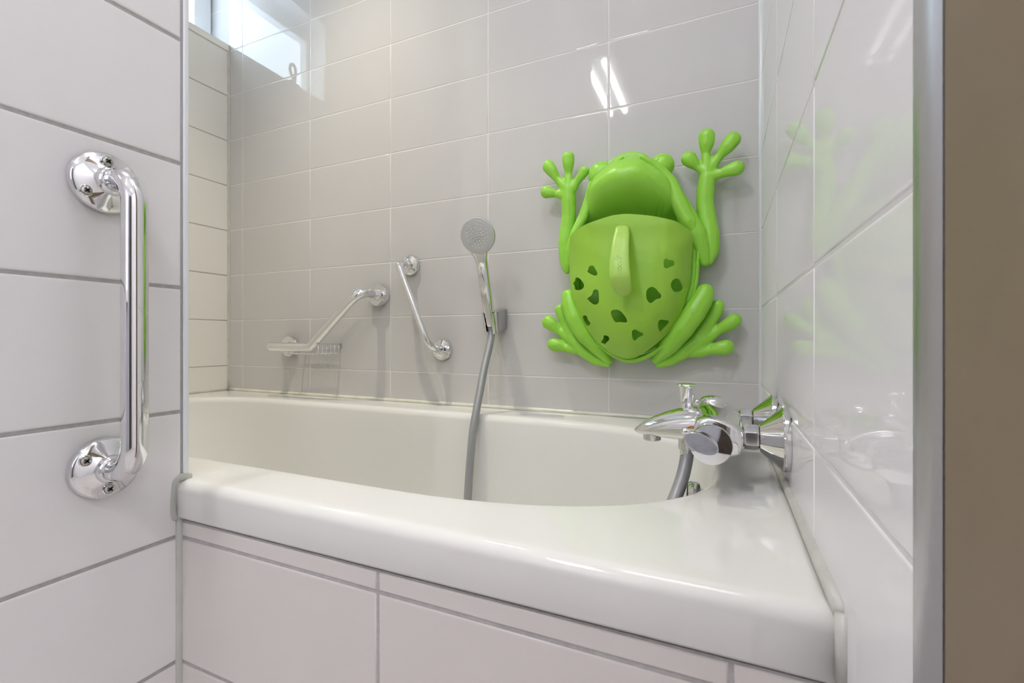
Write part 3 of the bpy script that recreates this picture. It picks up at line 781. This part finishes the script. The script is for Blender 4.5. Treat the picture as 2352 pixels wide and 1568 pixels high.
# the lift-off scoop: pierced shell
SC = [(1325, 528), (1340, 518), (1358, 510), (1397, 497), (1420, 492.5), (1446, 491), (1496, 495.5), (1530, 502), (1548, 506.6), (1560, 512), (1573, 521), (1589, 534), (1590, 551), (1588, 580), (1585, 634), (1577, 671), (1563, 718), (1538, 757),
      (1506, 789), (1471, 814), (1447, 822), (1427, 820), (1397, 806), (1360, 770), (1336, 733), (1321, 696), (1313, 658), (1308.5, 600), (1309, 548), (1314, 536)]
HO_ = [[(640, 202), (665, 205), (680, 235), (697, 270), (685, 295), (655, 290), (607, 265), (612, 240), (622, 212)],
       [(500, 312), (535, 325), (570, 370), (570, 405), (540, 427), (488, 428), (480, 400), (470, 370), (485, 345)],
       [(680, 425), (705, 435), (712, 500), (710, 545), (680, 566), (645, 560), (607, 520), (612, 500), (645, 475), (660, 435)],
       [(865, 612), (905, 620), (945, 660), (973, 705), (965, 732), (900, 728), (865, 730), (835, 685), (824, 640), (835, 618)],
       [(580, 665), (600, 675), (608, 705), (632, 740), (602, 768), (575, 735), (560, 690), (565, 670)],
       [(768, 850), (800, 862), (808, 890), (785, 915), (765, 936), (738, 925), (737, 905), (752, 885), (755, 855)],
       [(1045, 797), (1070, 805), (1095, 820), (1125, 835), (1120, 860), (1085, 875), (1055, 905), (1030, 890), (1020, 850), (1022, 810)],
       [(1205, 400), (1240, 415), (1270, 450), (1293, 475), (1285, 505), (1245, 515), (1210, 545), (1185, 548), (1160, 520), (1152, 460), (1165, 420)],
       [(1340, 137), (1365, 150), (1400, 152), (1417, 175), (1410, 200), (1375, 215), (1345, 228), (1320, 215), (1315, 175), (1322, 145)],
       [(1440, 320), (1465, 335), (1480, 370), (1495, 390), (1498, 425), (1480, 440), (1440, 447), (1410, 440), (1382, 395), (1390, 350), (1410, 330)],
       [(1280, 707), (1320, 708), (1368, 720), (1350, 755), (1320, 790), (1290, 820), (1268, 790), (1262, 740)]]
def scoop():
    ol = catmull([(x, y, 0) for x, y in SC], 5, closed=True)
    ol = [(p.x, p.y) for p in ol]
    cx, cy = 1449, 640
    NA = 180; RT = []
    for q in range(NA):
        an = -pi + 2 * pi * q / NA; dx, dy = cos(an), sin(an); best = 50
        for i in range(len(ol)):
            x1, y1 = ol[i][0] - 1449, ol[i][1] - 625; x2, y2 = ol[(i + 1) % len(ol)][0] - 1449, ol[(i + 1) % len(ol)][1] - 625
            den = dx * (y2 - y1) - dy * (x2 - x1)
            if abs(den) < 1e-9: continue
            tt = (x1 * (y2 - y1) - y1 * (x2 - x1)) / den; uu = (x1 * dy - y1 * dx) / den
            if tt > 0 and -1e-6 <= uu <= 1 + 1e-6: best = max(best, tt)
        RT.append(best)
    RT = [sum(RT[(i + j) % NA] for j in range(-2, 3)) / 5 for i in range(NA)]
    def edge_r(x, y):     # 0 centre .. 1 outline, by distance to the outline
        dmin = min((x - a) ** 2 + (y - b) ** 2 for a, b in ol) ** .5
        return dmin
    def dd(x, y):
        ccx, ccy = 1449.0, 625.0
        an = math.atan2(y - ccy, x - ccx); rr_ = math.hypot(x - ccx, y - ccy)
        k = (an + pi) / (2 * pi) * NA; k0 = int(k) % NA; f_ = k - int(k)
        RA = RT[k0] * (1 - f_) + RT[(k0 + 1) % NA] * f_
        t = max(0.0, 1.0 - min(1.0, rr_ / RA))
        t = 1 - (1 - t) ** 2.6
        up = (y < 560)
        # the mouth edge stays forward, sides and foot curl back to the pod
        side = .44 + .36 * (1 - (1 - t) ** 1.6)
        if y < 620:
            top = .80 - .20 * max(0.0, (abs(x - 1446) - 85) / 60.0) ** 1.5 if abs(x - 1446) > 85 else .80
            w = max(0.0, min(1.0, (620 - y) / 110.0)); w = w * w * (3 - 2 * w)
            return side * (1 - w) + min(top, .8) * w
        return side
    pts = []; edges = []
    def addloop(L):
        b = len(pts); pts.extend([Vector(p) for p in L]); k = len(L)
        edges.extend([(b + i, b + (i + 1) % k) for i in range(k)])
    addloop(ol)
    holes = []
    for H in HO_:
        h = catmull([(1200 + u / 4.055, 560 + v / 4.055, 0) for u, v in H], 4, closed=True)
        h = [(p.x, p.y) for p in h]; holes.append(h); addloop(h)
    def inside(x, y, L):
        c = False; j = len(L) - 1
        for i in range(len(L)):
            if (L[i][1] > y) != (L[j][1] > y) and x < (L[j][0] - L[i][0]) * (y - L[i][1]) / (L[j][1] - L[i][1]) + L[i][0]: c = not c
            j = i
        return c
    stp = 5.0; yy = 488
    row = 0
    while yy < 826:
        xx = 1304 + (row % 2) * stp / 2
        while xx < 1595:
            if inside(xx, yy, ol) and edge_r(xx, yy) > 2.6 and not any(inside(xx, yy, h) or min((xx - a) ** 2 + (yy - b) ** 2 for a, b in h) < 5 for h in holes):
                pts.append(Vector((xx, yy)))
            xx += stp
        yy += stp * .866; row += 1
    vs, es, fs, *_ = delaunay_2d_cdt(pts, edges, [], 0, .01)
    keep = []
    for f in fs:
        cxx = sum(vs[i].x for i in f) / len(f); cyy_ = sum(vs[i].y for i in f) / len(f)
        if inside(cxx, cyy_, ol) and not any(inside(cxx, cyy_, h) for h in holes): keep.append(tuple(f))
    V = [tuple(FP(v.x, v.y, dd(v.x, v.y))) for v in vs]
    used = sorted({i for f in keep for i in f}); mp_ = {o: k for k, o in enumerate(used)}
    m = MB(); m.add([V[i] for i in used], [tuple(mp_[i] for i in f) for f in keep])
    o = m.build('scoop', GREEN_S, fg, label='lime scoop front pierced with pebble-shaped drain holes')
    b = bmesh.new(); b.from_mesh(o.data); bmesh.ops.recalc_face_normals(b, faces=b.faces)
    if sum(f.normal.y for f in b.faces) > 0: bmesh.ops.reverse_faces(b, faces=b.faces)
    b.to_mesh(o.data); b.free()
    s = o.modifiers.new('thick', 'SOLIDIFY'); s.thickness = .0028; s.offset = -1
    e = o.modifiers.new('w', 'EDGE_SPLIT'); e.split_angle = radians(50)
    return o, dd
SCOOP, SDD = scoop()
# scoop inner walls running back from its edge
oe = catmull([(x, y, 0) for x, y in SC[11:]] , 5)
R = []
for f_ in (0.0, .35, .7, 1.0):
    rr_ = []
    for p in oe:
        d0 = .437
        q = FP(p.x, p.y, d0); c0 = FP(1449, 640, d0)
        s_ = 1 - .05 * f_ 
        rr_.append((c0.x + (q.x - c0.x) * s_, BACK - d0 + .30 * f_, c0.z + (q.z - c0.z) * s_))
    R.append(rr_)
sw = MB(); sw.rings(R, caps=False, closed=False)
swo = sw.build('scoop_side', GREEN, fg); s_ = swo.modifiers.new('thick', 'SOLIDIFY'); s_.thickness = .0025; s_.offset = 0

# handle strap on the scoop
HL = [(519, 1419, 1440, 0.0), (523, 1414, 1445, .05), (535, 1411, 1446, .10), (551, 1407, 1445.5, .17), (583, 1402, 1445, .26), (615, 1399, 1447, .31), (638, 1400, 1449, .32), (657, 1404, 1451, .28), (668, 1410, 1451, .24), (675, 1417, 1446, .21), (680, 1426, 1437, .19)]
ys = [Vector((h[0], h[3], 0)) for h in HL]
def hrow(i): return HL[i]
R = []
rowsH = catmull([(h[0], h[1], h[2]) for h in HL], 4); deps = catmull([(h[3], 0, 0) for h in HL], 4)
for p, dq in zip(rowsH, deps):
    y, xl_, xr_ = p.x, p.y, p.z; base = .80; d = base + dq.x
    A = FP(xl_, y, d); B = FP(xr_, y, d)
    rr_ = []
    K = 20
    for k in range(K):
        q = 2 * pi * k / K
        c = (A + B) / 2; w_ = (B - A) / 2
        th = .030
        cs, sn = cos(q), sin(q)
        pt = c + w_ * math.copysign(abs(cs) ** .7, cs) + Vector((0, -1, 0)) * (math.copysign(abs(sn) ** .8, sn) * th)
        rr_.append(tuple(pt))
    R.append(rr_)
hnd = MB(); hnd.rings(R); hno = hnd.build('handle', GREEN_L, SCOOP, label='paler lime strap handle')
# raised lettering running up the handle
def lpt(u, v):      # handle close-up coordinates (7.84 per picture pixel)
    px, py = 1380 + u / 7.84, 500 + v / 7.84
    dz = min(max((py - 519) / (680 - 519), 0), 1)
    # interpolate the strap depth
    for a_, b_ in zip(HL[:-1], HL[1:]):
        if a_[0] <= py <= b_[0]:
            t = (py - a_[0]) / (b_[0] - a_[0]); d = a_[3] + (b_[3] - a_[3]) * t; break
    else: d = .3
    return FP(px, py, .80 + d + .0305)
lg = MB()
def stroke(P): lg.tube([lpt(*p) for p in P], .0062, 6)
def circ(cu_, cv_, ru, rv, a0=0, a1=360, n=20): return [(cu_ + ru * cos(radians(a0 + (a1 - a0) * k / n)), cv_ + rv * sin(radians(a0 + (a1 - a0) * k / n))) for k in range(n + 1)]
stroke([(284, 1008), (368, 1008)]); stroke(circ(338, 980, 30, 28))
stroke(circ(338, 905, 30, 30)); stroke(circ(338, 833, 30, 30))
stroke([(368, 784), (335, 784), (318, 779), (308, 765), (308, 752), (318, 742), (335, 737), (368, 737)])
stroke(circ(268, 738, 31, 17)); stroke(circ(300, 698, 15, 22)); stroke(circ(338, 707, 10, 8))
lg.build('lettering', GREEN_L, SCOOP)

# ------------------------------------------------------------------ brown door and its metal jamb by the right edge
dj = MB()
pr = [(RIGHT + .0, 1.52), (RIGHT - .012, 1.52), (RIGHT - .018, 1.47), (RIGHT - .022, 1.44), (RIGHT - .034, 1.425), (RIGHT - .046, 1.40), (RIGHT - .050, 1.365), (RIGHT - .046, 1.335), (RIGHT - .036, 1.315), (RIGHT - .026, 1.30), (RIGHT + .1, 1.29), (RIGHT + .32, 1.29), (RIGHT + .32, 1.52)]
dj.rings([[(x, y, FLOOR) for x, y in pr], [(x, y, CEIL) for x, y in pr]]); struct(dj.build('trim_12', STEEL))
d = MB().box((RIGHT - .028, .60, FLOOR + .05), (RIGHT + .25, 1.288, CEIL - .6)); do = struct(d.build('door_1', BROWN, smooth=False)); bevel(do, .001)
# rear of the room: wood cupboard and door, only met in reflections
c = thing('cupboard', 'orange-brown wooden cupboard behind the viewer, mirrored in the tap', 'cupboard', (-8.0, ZB + .6, FLOOR))
MB().box((-9.6, ZB + .02, FLOOR), (-6.4, ZB + 1.2, 3.4)).build('body', WOOD, c, smooth=False)
MB().box((-9.55, ZB + 1.2, FLOOR + .2), (-8.05, ZB + 1.27, 3.35)).build('door', WOOD, c, smooth=False)
MB().box((-7.95, ZB + 1.2, FLOOR + .2), (-6.45, ZB + 1.27, 3.35)).build('door', WOOD, c, smooth=False)
w2 = MB()
for a, b in (((-6.0, ZB, .9), (-5.7, ZB + .25, 7.3)), ((-2.3, ZB, .9), (-2.0, ZB + .25, 7.3)), ((-5.7, ZB, .9), (-2.3, ZB + .25, 1.2)), ((-5.7, ZB, 7.0), (-2.3, ZB + .25, 7.3))): w2.box(a, b)
w2o = struct(w2.build('added_fill_window', FRAMEW, smooth=False))  # unseen window, added as frontal fill light
MB().box((-5.7, ZB + .05, 1.2), (-2.3, ZB + .1, 7.0)).build('window_pane', FILL_PANE, w2o, smooth=False)
do2 = struct(MB().box((.5, ZB + .01, FLOOR), (4.6, ZB + .2, 7.6)).build('door_2', WALNUT, smooth=False))

# ------------------------------------------------------------------ room lights, plus added fill lamps
lt = thing('ceiling_light', 'twin-tube ceiling light, mirrored as white streaks in the wall tiles', 'ceiling light', (-4.15, -4.6, CEIL - .4))
bevel(MB().box((-4.85, -6.75, CEIL - .22), (-3.45, -2.55, CEIL)).build('housing', PLASTER, lt, smooth=False), .004)
for x in (-4.47, -3.84):
    MB().tube([(x, -6.6, CEIL - .33), (x, -2.7, CEIL - .33)], .085, 16).build('lamp_tube', TUBE, lt)
o2 = thing('added_fill_lamp', 'round opal fill lamp added in the entrance behind the brown door', 'fill lamp', (2.4, -5.2, CEIL - .4))  # unseen lamp, added to brighten the near left wall
MB().lathe((2.4, -5.2, CEIL), (0, 0, -1), [(.001, 0), (.98, 0), (.98, .12), (.001, .12)], 48).build('base', PLASTER, o2)
MB().lathe((2.4, -5.2, CEIL), (0, 0, -1), [(.001, .12), (.9, .12), (.9, .28), (.78, .42), (.45, .52), (.001, .55)], 48).build('diffuser', FILL_ROUND, o2)
sl = thing('recessed_spotlight', 'small recessed ceiling spotlight above the bathtub', 'spotlight', (-5.9, 4.5, CEIL - .1))
MB().lathe((-5.9, 4.5, CEIL), (0, 0, -1), [(.22, 0), (.30, .005), (.30, .04), (.20, .05), (.19, .0)], 32, caps=False).build('ring', STEEL, sl)
MB().lathe((-5.9, 4.5, CEIL - .01), (0, 0, -1), [(.001, 0), (.13, 0), (.13, .03), (.001, .03)], 24).build('bulb', SPOT, sl)

ol_ = thing('added_fill_lamp', 'square opal fill lamp added over the floor in front of the bathtub', 'fill lamp', (-1.8, .1, CEIL - .3))  # unseen lamp, added to lift the alcove's overall brightness
bevel(MB().box((-2.5, -.1, CEIL - .10), (.4, 2.5, CEIL)).build('base', PLASTER, ol_, smooth=False), .003)
bevel(MB().box((-2.4, 0, CEIL - .42), (.3, 2.4, CEIL - .10)).build('diffuser', FILL_SQUARE, ol_, smooth=False), .01, 4)

sd = bpy.data.lights.new('spot_beam', 'SPOT'); sd.energy = 56; sd.color = (1.0, .92, .74); sd.spot_size = radians(86); sd.spot_blend = 1.0; sd.shadow_soft_size = .013
so = bpy.data.objects.new('spot_beam', sd); COL.objects.link(so); so.location = W((-5.9, 4.5, CEIL - .06))

# daylight


w = bpy.data.worlds.new('sky'); sc.world = w; w.use_nodes = True
bg = w.node_tree.nodes['Background']; bg.inputs['Color'].default_value = (0.73, 0.87, 1.0, 1); bg.inputs['Strength'].default_value = 8.0

# ------------------------------------------------------------------ camera
cam = bpy.data.cameras.new('camera'); co = bpy.data.objects.new('camera', cam); COL.objects.link(co)
cam.sensor_width = 36; cam.sensor_fit = 'HORIZONTAL'; cam.lens = F / 2352 * 36
cam.shift_y = (YH - 784) / 2352
co.location = (0, 0, EYE); co.rotation_euler = (pi / 2, 0, TH)
cam.clip_start = .01; cam.clip_end = 100
cam.dof.use_dof = True; cam.dof.focus_distance = .92; cam.dof.aperture_fstop = 16.0
sc.camera = co

for o in bpy.data.objects:
    if o.type == 'MESH' and not o.modifiers and o.data.materials and o.data.materials[0] in (CHROME, CHROME_S, STEEL, SPRAY, SCREWM) and o.name.split('.')[0] not in ('bar', 'spout', 'wire', 'body', 'top_cap'):
        e_ = o.modifiers.new('crisp', 'EDGE_SPLIT'); e_.split_angle = radians(33)
    if '_o' in o: del o['_o']
# children were built in parent-relative metres; sub-parts share the thing's origin
sc.view_settings.view_transform = 'Standard'; sc.view_settings.look = 'None'
sc.view_settings.exposure = 0.16; sc.view_settings.gamma = 1.0; sc.view_settings.use_curve_mapping = False
sc.cycles.max_bounces = 10; sc.cycles.diffuse_bounces = 6; sc.cycles.glossy_bounces = 6; sc.cycles.transmission_bounces = 4
sc.cycles.use_adaptive_sampling = True; sc.cycles.adaptive_threshold = 0.08; sc.cycles.adaptive_min_samples = 16
sc.cycles.caustics_reflective = False; sc.cycles.caustics_refractive = False
sc.cycles.use_denoising = True; sc.cycles.sample_clamp_indirect = 6.0
sc.render.film_transparent = False
